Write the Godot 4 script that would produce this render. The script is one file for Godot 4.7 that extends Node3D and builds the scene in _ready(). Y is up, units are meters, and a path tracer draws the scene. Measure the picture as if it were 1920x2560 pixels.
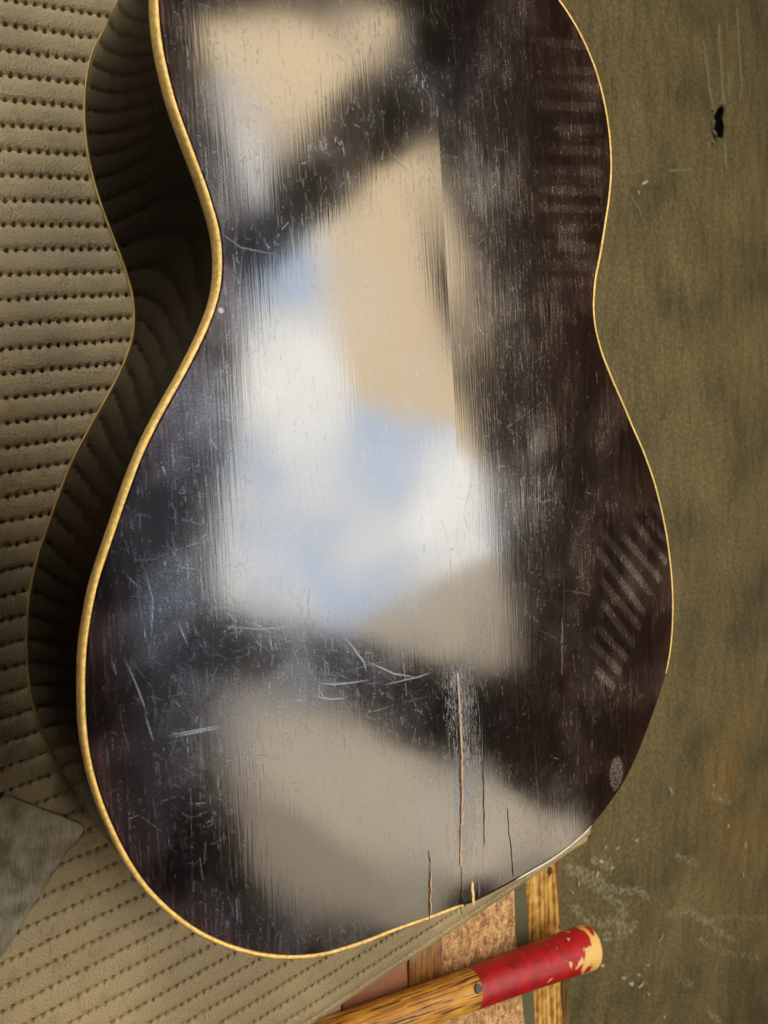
extends Node3D
# A worn dark guitar lying face down on a ribbed, perforated foam mat in a workshop. Units are metres, y is up, the mat's top is y = 0.

const CAM_HEIGHT := 0.33672
const GUITAR_TURN := 0.05961      # turn of the guitar's long axis about y
const GUITAR_X := 0.20108
const DEPTH := 0.0927             # depth of the body at the widest edge
const ROW_TURN := 0.1895          # turn of the mat's rows
const ROW_PITCH := 0.0097117
const HOLE_PITCH := 0.00365
const MAT_EDGE := -0.290          # where the mat starts to bend over the edge of the block
const MAT_BEND := 0.022
const BOARD_TOP := -0.145
const FLOOR_Y := -0.75
const ROOF_Y := 1.6

var rng := RandomNumberGenerator.new()
var outline := PackedVector2Array()   # guitar body seen from its back: x across, y along towards the neck
var skin_noise := FastNoiseLite.new()
var back_maps := {}

# ------------------------------------------------------------------ naming
func numbered(called: String) -> String:
	if not has_node(NodePath(called)):
		return called
	var n := 1
	while has_node(NodePath("%s_%03d" % [called, n])):
		n += 1
	return "%s_%03d" % [called, n]

func tag(o: Node, label: String, category := "", group := "", kind := "") -> void:
	if label: o.set_meta("label", label)
	if category: o.set_meta("category", category)
	if group: o.set_meta("group", group)
	if kind: o.set_meta("kind", kind)

func thing(called: String, label: String, category: String, where := Vector3.ZERO, group := "", kind := "") -> Node3D:
	var o := Node3D.new()
	o.name = numbered(called)
	add_child(o, true)
	o.position = where
	tag(o, label, category, group, kind)
	return o

func part(called: String, mesh: Mesh, m: Material, parent: Node = self) -> MeshInstance3D:
	var o := MeshInstance3D.new()
	o.mesh = mesh
	o.material_override = m
	o.name = numbered(called) if parent == self else called
	parent.add_child(o, true)
	return o

# ------------------------------------------------------------------ mesh builders
func surface(v: PackedVector3Array, idx: PackedInt32Array, uv := PackedVector2Array(), col := PackedColorArray(), hint := Vector3.INF) -> ArrayMesh:
	var nrm := PackedVector3Array()
	nrm.resize(v.size())
	var mid := Vector3.ZERO
	for p in v: mid += p
	mid /= maxf(v.size(), 1)
	var side := 0.0
	for i in range(0, idx.size(), 3):
		var a := v[idx[i]]
		var n := (v[idx[i + 2]] - a).cross(v[idx[i + 1]] - a)
		for k in 3: nrm[idx[i + k]] += n
		side += n.dot(a - mid) if hint == Vector3.INF else n.dot(hint)
	if side < 0.0:
		for i in range(0, idx.size(), 3):
			var t := idx[i + 1]
			idx[i + 1] = idx[i + 2]
			idx[i + 2] = t
	for i in nrm.size():
		nrm[i] = (nrm[i] if side >= 0.0 else -nrm[i]).normalized()
	var arr := []
	arr.resize(Mesh.ARRAY_MAX)
	arr[Mesh.ARRAY_VERTEX] = v
	arr[Mesh.ARRAY_NORMAL] = nrm
	arr[Mesh.ARRAY_INDEX] = idx
	if uv.size(): arr[Mesh.ARRAY_TEX_UV] = uv
	if col.size(): arr[Mesh.ARRAY_COLOR] = col
	var m := ArrayMesh.new()
	m.add_surface_from_arrays(Mesh.PRIMITIVE_TRIANGLES, arr)
	return m

func grid_index(rows: int, cols: int, wrap_rows := false, wrap_cols := false) -> PackedInt32Array:
	var idx := PackedInt32Array()
	for r in (rows if wrap_rows else rows - 1):
		for c in (cols if wrap_cols else cols - 1):
			var a := r * cols + c
			var b := r * cols + (c + 1) % cols
			var d := ((r + 1) % rows) * cols + c
			var e := ((r + 1) % rows) * cols + (c + 1) % cols
			idx.append_array(PackedInt32Array([a, b, e, a, e, d]))
	return idx

func flat(v: PackedVector3Array, idx: PackedInt32Array, hint := Vector3.INF, uvs := PackedVector2Array()) -> ArrayMesh:
	# every face with its own corners: hard edges
	var nv := PackedVector3Array()
	var ni := PackedInt32Array()
	var nuv := PackedVector2Array()
	for i in idx.size():
		nv.append(v[idx[i]])
		ni.append(i)
		if uvs.size(): nuv.append(uvs[idx[i]])
	return surface(nv, ni, nuv, PackedColorArray(), hint)

func slab(poly: PackedVector2Array, y0: float, y1: float, bevel := 0.0015) -> ArrayMesh:
	# a board: polygon in x and z between two heights, with chamfered upper and lower edges
	var n := poly.size()
	var mid := Vector2.ZERO
	for p in poly: mid += p
	mid /= n
	var ins := PackedVector2Array()
	for i in n:
		var a := (poly[i] - poly[(i + n - 1) % n]).normalized()
		var b := (poly[(i + 1) % n] - poly[i]).normalized()
		var t := (b - a).normalized() if (b - a).length() > 0.01 else Vector2(-a.y, a.x)
		if t.dot(mid - poly[i]) < 0.0: t = -t
		ins.append(poly[i] + t * bevel * 1.3)
	var v := PackedVector3Array()
	for ring in [[ins, y0], [poly, y0 + bevel], [poly, y1 - bevel], [ins, y1]]:
		for p in ring[0]: v.append(Vector3(p.x, ring[1], p.y))
	var idx := grid_index(4, n, false, true)
	if Geometry2D.triangulate_polygon(ins).is_empty(): ins = poly
	for t in Geometry2D.triangulate_polygon(ins):
		idx.append(t + 3 * n)
	var low := Geometry2D.triangulate_polygon(ins)
	var m := flat(v, grid_index(4, n, false, true))
	var top := flat(v, idx.slice(grid_index(4, n, false, true).size()), Vector3.UP)
	var bottom := flat(v, low, Vector3.DOWN)
	var st := SurfaceTool.new()
	st.begin(Mesh.PRIMITIVE_TRIANGLES)
	for q in [m, top, bottom]: st.append_from(q, 0, Transform3D())
	return st.commit()

func rect(x0: float, z0: float, x1: float, z1: float) -> PackedVector2Array:
	return PackedVector2Array([Vector2(x0, z0), Vector2(x1, z0), Vector2(x1, z1), Vector2(x0, z1)])

func pairs(a: PackedFloat32Array) -> PackedVector2Array:
	var p := PackedVector2Array()
	for i in range(0, a.size(), 2): p.append(Vector2(a[i], a[i + 1]))
	return p

func tube(path: PackedVector3Array, r: float, sides := 6, squash := 1.0) -> ArrayMesh:
	var v := PackedVector3Array()
	for i in path.size():
		var d := (path[mini(i + 1, path.size() - 1)] - path[maxi(i - 1, 0)]).normalized()
		var s := d.cross(Vector3.UP).normalized()
		var u := s.cross(d)
		var rr := r * (0.25 if i == 0 or i == path.size() - 1 else 1.0)
		for k in sides:
			var a := TAU * k / sides
			v.append(path[i] + s * cos(a) * rr + u * sin(a) * rr * squash)
	return surface(v, grid_index(path.size(), sides, false, true))

# ------------------------------------------------------------------ textures
func noise(kind: int, freq: float, sd: int, octaves := 3) -> FastNoiseLite:
	var n := FastNoiseLite.new()
	n.noise_type = kind
	n.frequency = freq
	n.seed = sd
	n.fractal_octaves = octaves
	n.fractal_type = FastNoiseLite.FRACTAL_FBM if octaves > 1 else FastNoiseLite.FRACTAL_NONE
	return n

func grey(n: FastNoiseLite, w: int, h: int, to_w := 0, to_h := 0, seamless := false) -> PackedByteArray:
	var im := n.get_seamless_image(w, h) if seamless else n.get_image(w, h)
	im.convert(Image.FORMAT_L8)
	if to_w: im.resize(to_w, to_h, Image.INTERPOLATE_CUBIC)
	return im.get_data()

func tex(w: int, h: int, bytes: PackedByteArray, format: int) -> ImageTexture:
	return ImageTexture.create_from_image(Image.create_from_data(w, h, false, format, bytes))

func two_tone(w: int, h: int, a: PackedByteArray, b: PackedByteArray, lo: Color, mid: Color, hi: Color, mix_b := 0.4) -> ImageTexture:
	# a colour texture from two grey pictures
	var out := PackedByteArray()
	out.resize(w * h * 3)
	for i in w * h:
		var t := clampf((a[i] * (1.0 - mix_b) + b[i] * mix_b) / 255.0, 0.0, 1.0)
		t = clampf((t - 0.5) * 1.6 + 0.5, 0.0, 1.0)
		var c := lo.lerp(mid, t * 2.0) if t < 0.5 else mid.lerp(hi, t * 2.0 - 1.0)
		out[i * 3] = int(c.r * 255.0)
		out[i * 3 + 1] = int(c.g * 255.0)
		out[i * 3 + 2] = int(c.b * 255.0)
	return tex(w, h, out, Image.FORMAT_RGB8)

func mat(albedo: Color, rough := 0.7, spec := 0.5) -> StandardMaterial3D:
	# albedo given as a linear reflectance
	var m := StandardMaterial3D.new()
	m.albedo_color = albedo.linear_to_srgb()
	m.roughness = rough
	m.metallic_specular = spec
	return m

func triplanar(m: StandardMaterial3D, scale: Vector3, world := true) -> StandardMaterial3D:
	m.uv1_triplanar = true
	m.uv1_world_triplanar = world
	m.uv1_scale = scale
	return m

# ------------------------------------------------------------------ guitar
func dome(p: Vector2) -> float:
	return DEPTH + 0.0056 - p.x * p.x / 4.0 - p.y * p.y / 8.0

func g3(p: Vector2, h: float) -> Vector3:
	return Vector3(p.x, h, -p.y)

func out_at(i: int) -> Vector2:
	var n := outline.size()
	var t := (outline[(i + 1) % n] - outline[(i + n - 1) % n]).normalized()
	var o := Vector2(t.y, -t.x)
	return o

func nearest(p: Vector2) -> int:
	var best := 0
	for i in outline.size():
		if outline[i].distance_squared_to(p) < outline[best].distance_squared_to(p): best = i
	return best

const TW := 1024
const TH := 1446

func to_px(p: Vector2) -> Vector2:
	return Vector2((p.x + 0.17) / 0.34 * TW, (0.28 - p.y) / 0.48 * TH)

func stroke(layer: PackedFloat32Array, pts: PackedVector2Array, width: float, strength: float, broken := 0.0, taper := false) -> void:
	for k in pts.size() - 1:
		var a := to_px(pts[k])
		var b := to_px(pts[k + 1])
		var steps := int(a.distance_to(b) * 1.6) + 1
		for s in steps:
			var p := a.lerp(b, float(s) / steps)
			if broken > 0.0 and skin_noise.get_noise_2d(p.x * 1.7 + strength * 900.0, p.y * 1.7) < broken * 0.6 - 0.3: continue
			stamp(layer, p, width, strength * (1.0 if not taper else 0.25 + 0.75 * sin(PI * (k + float(s) / steps) / (pts.size() - 1))))

func stamp(layer: PackedFloat32Array, p: Vector2, width: float, strength: float) -> void:
	var r := ceili(width * 0.5 + 0.5)
	for y in range(int(p.y) - r, int(p.y) + r + 1):
		if y < 0 or y >= TH: continue
		for x in range(int(p.x) - r, int(p.x) + r + 1):
			if x < 0 or x >= TW: continue
			var d := Vector2(x + 0.5, y + 0.5).distance_to(p)
			var f := clampf(width * 0.5 + 0.5 - d, 0.0, 1.0) * strength
			var i := y * TW + x
			if f > layer[i]: layer[i] = f

func feather(layer: PackedFloat32Array, a: Vector2, b: Vector2, width: float, strength: float) -> void:
	# a soft-edged bar
	var p := to_px(a)
	var q := to_px(b)
	for y in range(int(minf(p.y, q.y) - width), int(maxf(p.y, q.y) + width) + 1):
		for x in range(int(minf(p.x, q.x) - width), int(maxf(p.x, q.x) + width) + 1):
			if x < 0 or y < 0 or x >= TW or y >= TH: continue
			var c := Vector2(x, y)
			var on := Geometry2D.get_closest_point_to_segment(c, p, q)
			var f := strength * smoothstep(width * 0.5 + 2.5, width * 0.5 - 2.5, c.distance_to(on)) * smoothstep(0.0, 0.25, on.distance_to(p) / p.distance_to(q) + 0.02)
			layer[y * TW + x] = maxf(layer[y * TW + x], f)

func line2(a: Vector2, b: Vector2) -> PackedVector2Array:
	return PackedVector2Array([a, b])

func paint_back() -> void:
	var n := TW * TH
	var scratch := PackedFloat32Array()   # light, fine, thin marks
	scratch.resize(n)
	var dust := PackedFloat32Array()      # soft print of the mat, hazy scuffs
	dust.resize(n)
	var wood := PackedFloat32Array()      # bare wood showing in the crack
	wood.resize(n)
	# random wear: many short fine scratches, mostly along the grain, some across
	for i in 17000:
		var p := Vector2(rng.randf_range(-0.16, 0.16), rng.randf_range(-0.19, 0.25))
		var along := rng.randf() < 0.68
		var a := PI / 2 + rng.randfn(0.0, 0.09) if along else rng.randf_range(0.0, PI)
		var l := 0.0007 + 0.0022 * absf(rng.randfn()) * (1.7 if along else 1.0)
		if i % 60 == 0: l *= 6.0
		stroke(scratch, line2(p, p + Vector2(cos(a), sin(a)) * l), rng.randf_range(0.3, 0.9), rng.randf_range(0.10, 0.42) * (2.0 if i % 11 == 0 else 1.0), 0.15)
	for i in 4200:
		stamp(scratch, to_px(Vector2(rng.randf_range(-0.16, 0.16), rng.randf_range(-0.19, 0.25))), rng.randf_range(0.2, 1.1), rng.randf_range(0.2, 0.75))
	# swirls of wiping on the lower left
	for i in 1100:
		var c := Vector2(rng.randfn(-0.075, 0.035), rng.randfn(-0.075, 0.05))
		var a := rng.randfn(-0.75, 0.5)
		var l := rng.randf_range(0.003, 0.014)
		var bow := Vector2(-sin(a), cos(a)) * rng.randfn(0.0, 0.0012)
		var d := Vector2(cos(a), sin(a)) * l
		stroke(scratch, PackedVector2Array([c, c + d * 0.5 + bow, c + d]), rng.randf_range(0.4, 0.8), 0.08 + 0.5 * pow(rng.randf(), 3.0), 0.3, true)
	var marks := [
		PackedFloat32Array([-0.0679, -0.0754, -0.0622, -0.0770, -0.0543, -0.0778, -0.0471, -0.0782]),
		PackedFloat32Array([-0.0696, -0.0802, -0.0634, -0.0823, -0.0575, -0.0832]),
		PackedFloat32Array([-0.0573, -0.0591, -0.0517, -0.0670, -0.0489, -0.0711, -0.0480, -0.0748]),
		PackedFloat32Array([-0.0468, -0.0714, -0.0354, -0.0780, -0.0244, -0.0816]),
		PackedFloat32Array([-0.0399, -0.0814, -0.0244, -0.0815, -0.0175, -0.0809]),
		PackedFloat32Array([-0.1237, -0.0821, -0.1148, -0.0824, -0.1068, -0.0827]),
		PackedFloat32Array([-0.1222, -0.0830, -0.1133, -0.0832, -0.1053, -0.0835]),
		PackedFloat32Array([-0.1306, -0.0732, -0.1294, -0.0788, -0.1285, -0.0828]),
		PackedFloat32Array([-0.1358, -0.0543, -0.1331, -0.0622, -0.1312, -0.0686, -0.1298, -0.0742]),
		PackedFloat32Array([-0.1181, -0.0457, -0.1168, -0.0498, -0.1155, -0.0538]),
		PackedFloat32Array([-0.1338, -0.0279, -0.1299, -0.0328]),
		PackedFloat32Array([-0.1033, -0.0490, -0.0901, -0.0520, -0.0760, -0.0528]),
		PackedFloat32Array([-0.1280, -0.0256, -0.1258, -0.0378, -0.1275, -0.0526]),
		PackedFloat32Array([-0.0965, 0.0829, -0.0886, 0.0784, -0.0768, 0.0774]),
		PackedFloat32Array([-0.0245, 0.0408, -0.0205, 0.0338]),
		PackedFloat32Array([-0.0108, -0.0158, -0.0060, -0.0302]),
		PackedFloat32Array([0.0024, -0.0186, 0.0050, -0.0265]),
		PackedFloat32Array([0.0610, 0.0035, 0.0555, -0.0119]),
		PackedFloat32Array([0.0577, 0.0005, 0.0535, -0.0087]),
		PackedFloat32Array([-0.0250, 0.1220, -0.0167, 0.1165]),
		PackedFloat32Array([0.0433, -0.0133, 0.0491, -0.0168, 0.0568, -0.0158]),
		PackedFloat32Array([-0.0663, -0.0817, -0.0680, -0.0779]),
		PackedFloat32Array([0.0083, -0.0036, 0.0024, -0.0186]),
		PackedFloat32Array([-0.0639, -0.0030, -0.0536, -0.0095, -0.0489, -0.0132]),
		PackedFloat32Array([0.0091, -0.0996, 0.0077, -0.1767]),
		PackedFloat32Array([0.0067, -0.0931, 0.0081, -0.1154]),
		PackedFloat32Array([0.1091, -0.1113, 0.1052, -0.1135]),
		PackedFloat32Array([0.0847, -0.1244, 0.0804, -0.1252]),
	]
	for i in marks.size():
		stroke(scratch, pairs(marks[i]), 1.15 if i < 9 or i == 24 else 0.8, 0.95 if i < 10 or i == 24 else 0.65, 0.0, true)
	# dusty print of the mat's ribs on the right side
	var low := pairs(PackedFloat32Array([0.1371, -0.0130, 0.1481, -0.0281, 0.1325, -0.0207, 0.1470, -0.0362, 0.1267, -0.0282, 0.1460, -0.0434, 0.1121, -0.0271, 0.1442, -0.0538, 0.1017, -0.0324, 0.1381, -0.0621, 0.0862, -0.0296, 0.1294, -0.0682, 0.0846, -0.0398, 0.1229, -0.0768, 0.0852, -0.0532, 0.1193, -0.0842, 0.0871, -0.0654, 0.1138, -0.0923, 0.0832, -0.0768, 0.1078, -0.0983, 0.0784, -0.0841, 0.1020, -0.1038, 0.0815, -0.0974, 0.0968, -0.1105]))
	for i in range(0, low.size(), 2): feather(dust, low[i], low[i + 1], 13.0, 0.42)
	var high := pairs(PackedFloat32Array([0.0611, 0.1884, 0.1075, 0.2001, 0.0599, 0.1772, 0.1060, 0.1878, 0.0590, 0.1680, 0.1051, 0.1796, 0.0581, 0.1590, 0.1040, 0.1697, 0.0572, 0.1496, 0.1029, 0.1595, 0.0563, 0.1399, 0.1018, 0.1490, 0.0554, 0.1302, 0.1007, 0.1385, 0.0546, 0.1212, 0.0998, 0.1288, 0.0539, 0.1133, 0.0989, 0.1203, 0.0532, 0.1051, 0.0981, 0.1114, 0.0525, 0.0965, 0.0973, 0.1021, 0.0518, 0.0883, 0.0965, 0.0932, 0.0512, 0.0805, 0.0958, 0.0848]))
	for i in range(0, high.size(), 2): feather(dust, high[i] + Vector2(rng.randf_range(-0.006, 0.008), 0), high[i + 1], rng.randf_range(11.0, 16.0), rng.randf_range(0.18, 0.3) if i < 20 else 0.17 - 0.012 * (i - 20) * 0.5)
	var spots := pairs(PackedFloat32Array([0.0991, -0.1551, -0.1106, -0.1070, -0.1135, -0.1182, 0.0477, -0.0156, -0.0086, 0.1514, -0.0504, 0.1181, 0.0611, 0.1772, -0.1340, -0.1285, -0.0264, -0.1739, -0.0975, 0.0565, -0.0630, 0.0683]))
	var oc := to_px(spots[0])
	for y in range(-34, 35):
		for x in range(-22, 23):
			var e := Vector2(x / 17.0, y / 27.0).length()
			var oi := (int(oc.y) + y) * TW + int(oc.x) + x
			dust[oi] = maxf(dust[oi], smoothstep(1.15, 0.8, e) * 0.95)
	for s in [[1, 0.009, 55, 0.9], [2, 0.007, 30, 0.6], [3, 0.008, 60, 0.5], [4, 0.006, 55, 0.8], [5, 0.004, 25, 0.7], [6, 0.004, 26, 0.6]]:
		for k in int(s[2]):
			var p := spots[s[0]] + Vector2(rng.randfn(0, s[1]), rng.randfn(0, s[1] * 0.5))
			var a := rng.randfn(-0.35, 0.35) if s[0] < 3 else PI / 2 + rng.randfn(0, 0.4)
			stroke(scratch, line2(p, p + Vector2(cos(a), sin(a)) * rng.randf_range(0.0008, 0.006)), rng.randf_range(0.4, 0.9), 0.15 + 0.8 * pow(rng.randf(), 2.0), 0.3, true)
	for k in 24:   # two small rings
		for j in [7, 8]:
			stamp(scratch, to_px(spots[j]) + Vector2.from_angle(TAU * k / 24.0) * 4.6, 1.0, 0.35)
	for k in 5: stamp(dust, to_px(spots[10]) + Vector2(k * 1.1, k * 0.7), 3.5, 0.6)
	# the long crack with bare wood and scuffed varnish on both sides
	var cw := pairs(PackedFloat32Array([-0.0036, -0.0842, -0.0034, -0.0929, -0.0031, -0.1048, -0.0029, -0.1206, -0.0031, -0.1364, -0.0040, -0.1522, -0.0046, -0.1662]))
	stroke(wood, cw, 2.6, 1.0, 0.1)
	for k in 380:
		var t := rng.randf() * (cw.size() - 1.001)
		var p := cw[int(t)].lerp(cw[int(t) + 1], fmod(t, 1.0)) + Vector2(absf(rng.randfn(0.0015, 0.003)) * (1.0 if rng.randf() < 0.7 else -1.1), 0)
		stroke(scratch, line2(p, p + Vector2(rng.randfn(0, 0.0003), rng.randf_range(0.003, 0.014))), 0.8, rng.randf_range(0.2, 0.85), 0.3)
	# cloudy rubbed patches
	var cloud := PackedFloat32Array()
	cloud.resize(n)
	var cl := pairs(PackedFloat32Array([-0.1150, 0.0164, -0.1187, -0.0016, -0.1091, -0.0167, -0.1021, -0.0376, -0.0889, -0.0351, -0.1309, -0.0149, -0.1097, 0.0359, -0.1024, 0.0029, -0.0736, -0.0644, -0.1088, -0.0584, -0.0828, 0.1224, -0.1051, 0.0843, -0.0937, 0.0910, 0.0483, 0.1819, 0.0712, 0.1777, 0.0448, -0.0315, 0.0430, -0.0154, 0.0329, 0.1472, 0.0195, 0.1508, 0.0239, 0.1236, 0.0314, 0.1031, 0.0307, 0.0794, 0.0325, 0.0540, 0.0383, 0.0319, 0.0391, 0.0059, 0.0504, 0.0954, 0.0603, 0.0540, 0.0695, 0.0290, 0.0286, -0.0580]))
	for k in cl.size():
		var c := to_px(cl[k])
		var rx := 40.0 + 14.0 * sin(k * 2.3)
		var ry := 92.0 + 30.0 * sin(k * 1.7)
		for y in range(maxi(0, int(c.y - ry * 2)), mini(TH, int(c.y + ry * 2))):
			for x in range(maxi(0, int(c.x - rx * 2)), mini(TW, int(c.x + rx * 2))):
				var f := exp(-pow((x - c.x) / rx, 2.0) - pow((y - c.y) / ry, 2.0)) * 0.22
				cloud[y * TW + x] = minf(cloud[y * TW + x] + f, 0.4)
	for k in 170:
		var t := rng.randf() * 5.0
		var p := cw[int(t)].lerp(cw[int(t) + 1], fmod(t, 1.0)) + Vector2(rng.randf_range(0.0008, 0.0105), 0)
		var l := rng.randf_range(0.006, 0.026)
		stroke(scratch, PackedVector2Array([p, p + Vector2(rng.randfn(0, 0.0003), -l * 0.5), p + Vector2(rng.randfn(0, 0.0003), -l)]), rng.randf_range(0.4, 1.4), rng.randf_range(0.2, 0.8), 0.5, true)
	for k in 130:
		var p := cw[0].lerp(cw[2], rng.randf()) + Vector2(rng.randfn(-0.003, 0.0022), rng.randfn(0, 0.003))
		stroke(scratch, line2(p, p + Vector2(rng.randfn(0, 0.0006), rng.randf_range(-0.004, 0.004))), rng.randf_range(0.6, 1.6), rng.randf_range(0.3, 0.9), 0.4)
	# edges of the body per row, for the worn reddish rim
	var left := PackedFloat32Array()
	var right := PackedFloat32Array()
	left.resize(TH)
	right.resize(TH)
	for y in TH:
		var v := 0.28 - (y + 0.5) / TH * 0.48
		left[y] = 1.0
		right[y] = -1.0
		for i in outline.size():
			var a := outline[i]
			var b := outline[(i + 1) % outline.size()]
			if (a.y - v) * (b.y - v) <= 0.0 and a.y != b.y:
				var u := lerpf(a.x, b.x, (v - a.y) / (b.y - a.y))
				left[y] = minf(left[y], u)
				right[y] = maxf(right[y], u)
	var soft := grey(noise(FastNoiseLite.TYPE_SIMPLEX_SMOOTH, 0.012, 11, 4), TW / 2, TH / 2, TW, TH)
	var fine := grey(noise(FastNoiseLite.TYPE_SIMPLEX, 0.40, 12, 3), TW, TH)
	var streak := grey(noise(FastNoiseLite.TYPE_SIMPLEX, 0.24, 13, 4), TW, 22, TW, TH)
	var streak2 := grey(noise(FastNoiseLite.TYPE_SIMPLEX, 0.55, 14, 2), TW, 40, TW, TH)
	var color := PackedByteArray()
	color.resize(n * 3)
	var rough := PackedByteArray()
	rough.resize(n)
	var relief := PackedByteArray()
	relief.resize(n)
	for y in TH:
		for x in TW:
			var i := y * TW + x
			var u := (x + 0.5) / TW * 0.34 - 0.17
			var st := streak[i] / 255.0
			var s2 := streak2[i] / 255.0
			var fi := fine[i] / 255.0
			var so := soft[i] / 255.0
			var el := maxf(u - left[y], 0.0)
			var er := maxf(right[y] - u, 0.0)
			var red := exp(-el / 0.010) * clampf(so * 2.4 - 0.55, 0.0, 1.0) * 1.0 + exp(-er / 0.012) * 0.42 * clampf(so * 2.0 - 0.3, 0.0, 1.0)
			red = clampf(red * (st * 2.2 - 0.35), 0.0, 1.0)
			var side := clampf((u + 0.03) / 0.09, 0.0, 1.0)     # the right half keeps more brown in the varnish
			var br := 0.060 + 0.012 * side + 0.085 * side * st + 0.20 * red
			var bg := 0.052 + 0.050 * side * st + 0.080 * red
			var bb := 0.055 - 0.008 * side + 0.022 * side * st + 0.040 * red
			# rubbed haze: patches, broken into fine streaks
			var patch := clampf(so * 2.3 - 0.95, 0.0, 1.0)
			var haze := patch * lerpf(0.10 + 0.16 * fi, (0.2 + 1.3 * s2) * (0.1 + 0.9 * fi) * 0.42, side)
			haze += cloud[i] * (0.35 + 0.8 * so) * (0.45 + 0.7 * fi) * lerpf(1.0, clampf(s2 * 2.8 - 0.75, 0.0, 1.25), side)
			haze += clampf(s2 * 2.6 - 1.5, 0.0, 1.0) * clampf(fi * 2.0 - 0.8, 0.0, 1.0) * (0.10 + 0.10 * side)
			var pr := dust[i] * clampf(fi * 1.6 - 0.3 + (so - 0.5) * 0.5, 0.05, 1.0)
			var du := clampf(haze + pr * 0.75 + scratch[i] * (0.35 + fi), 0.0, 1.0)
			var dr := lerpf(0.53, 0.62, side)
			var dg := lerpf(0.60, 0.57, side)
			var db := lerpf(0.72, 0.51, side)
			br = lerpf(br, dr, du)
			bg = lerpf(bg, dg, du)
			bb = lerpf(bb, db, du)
			if wood[i] > 0.0:
				var k := wood[i] * clampf(0.5 + fi, 0.0, 1.0)
				br = lerpf(br, 0.80, k)
				bg = lerpf(bg, 0.60, k)
				bb = lerpf(bb, 0.46, k)
			color[i * 3] = int(clampf(br, 0.0, 1.0) * 255.0)
			color[i * 3 + 1] = int(clampf(bg, 0.0, 1.0) * 255.0)
			color[i * 3 + 2] = int(clampf(bb, 0.0, 1.0) * 255.0)
			rough[i] = int(clampf(0.090 + 0.05 * so + haze * 0.12 + pr * 0.3 + scratch[i] * 0.35 + wood[i] * 0.5, 0.0, 1.0) * 255.0)
			relief[i] = int(clampf(0.24 * st + 0.42 * s2 + 0.06 * fi + 0.22 - 0.5 * scratch[i], 0.0, 1.0) * 255.0)
	back_maps = {"color": tex(TW, TH, color, Image.FORMAT_RGB8), "rough": tex(TW, TH, rough, Image.FORMAT_L8), "relief": tex(TW, TH, relief, Image.FORMAT_L8)}

func ring_strip(inset_a: float, drop_a: float, inset_b: float, drop_b: float) -> ArrayMesh:
	var v := PackedVector3Array()
	for i in outline.size():
		var p := outline[i]
		var o := out_at(i)
		v.append(g3(p - o * inset_a, dome(p) - drop_a))
		v.append(g3(p - o * inset_b, dome(p) - drop_b))
	return surface(v, grid_index(outline.size(), 2, true, false), PackedVector2Array(), PackedColorArray(), Vector3.UP)

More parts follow.
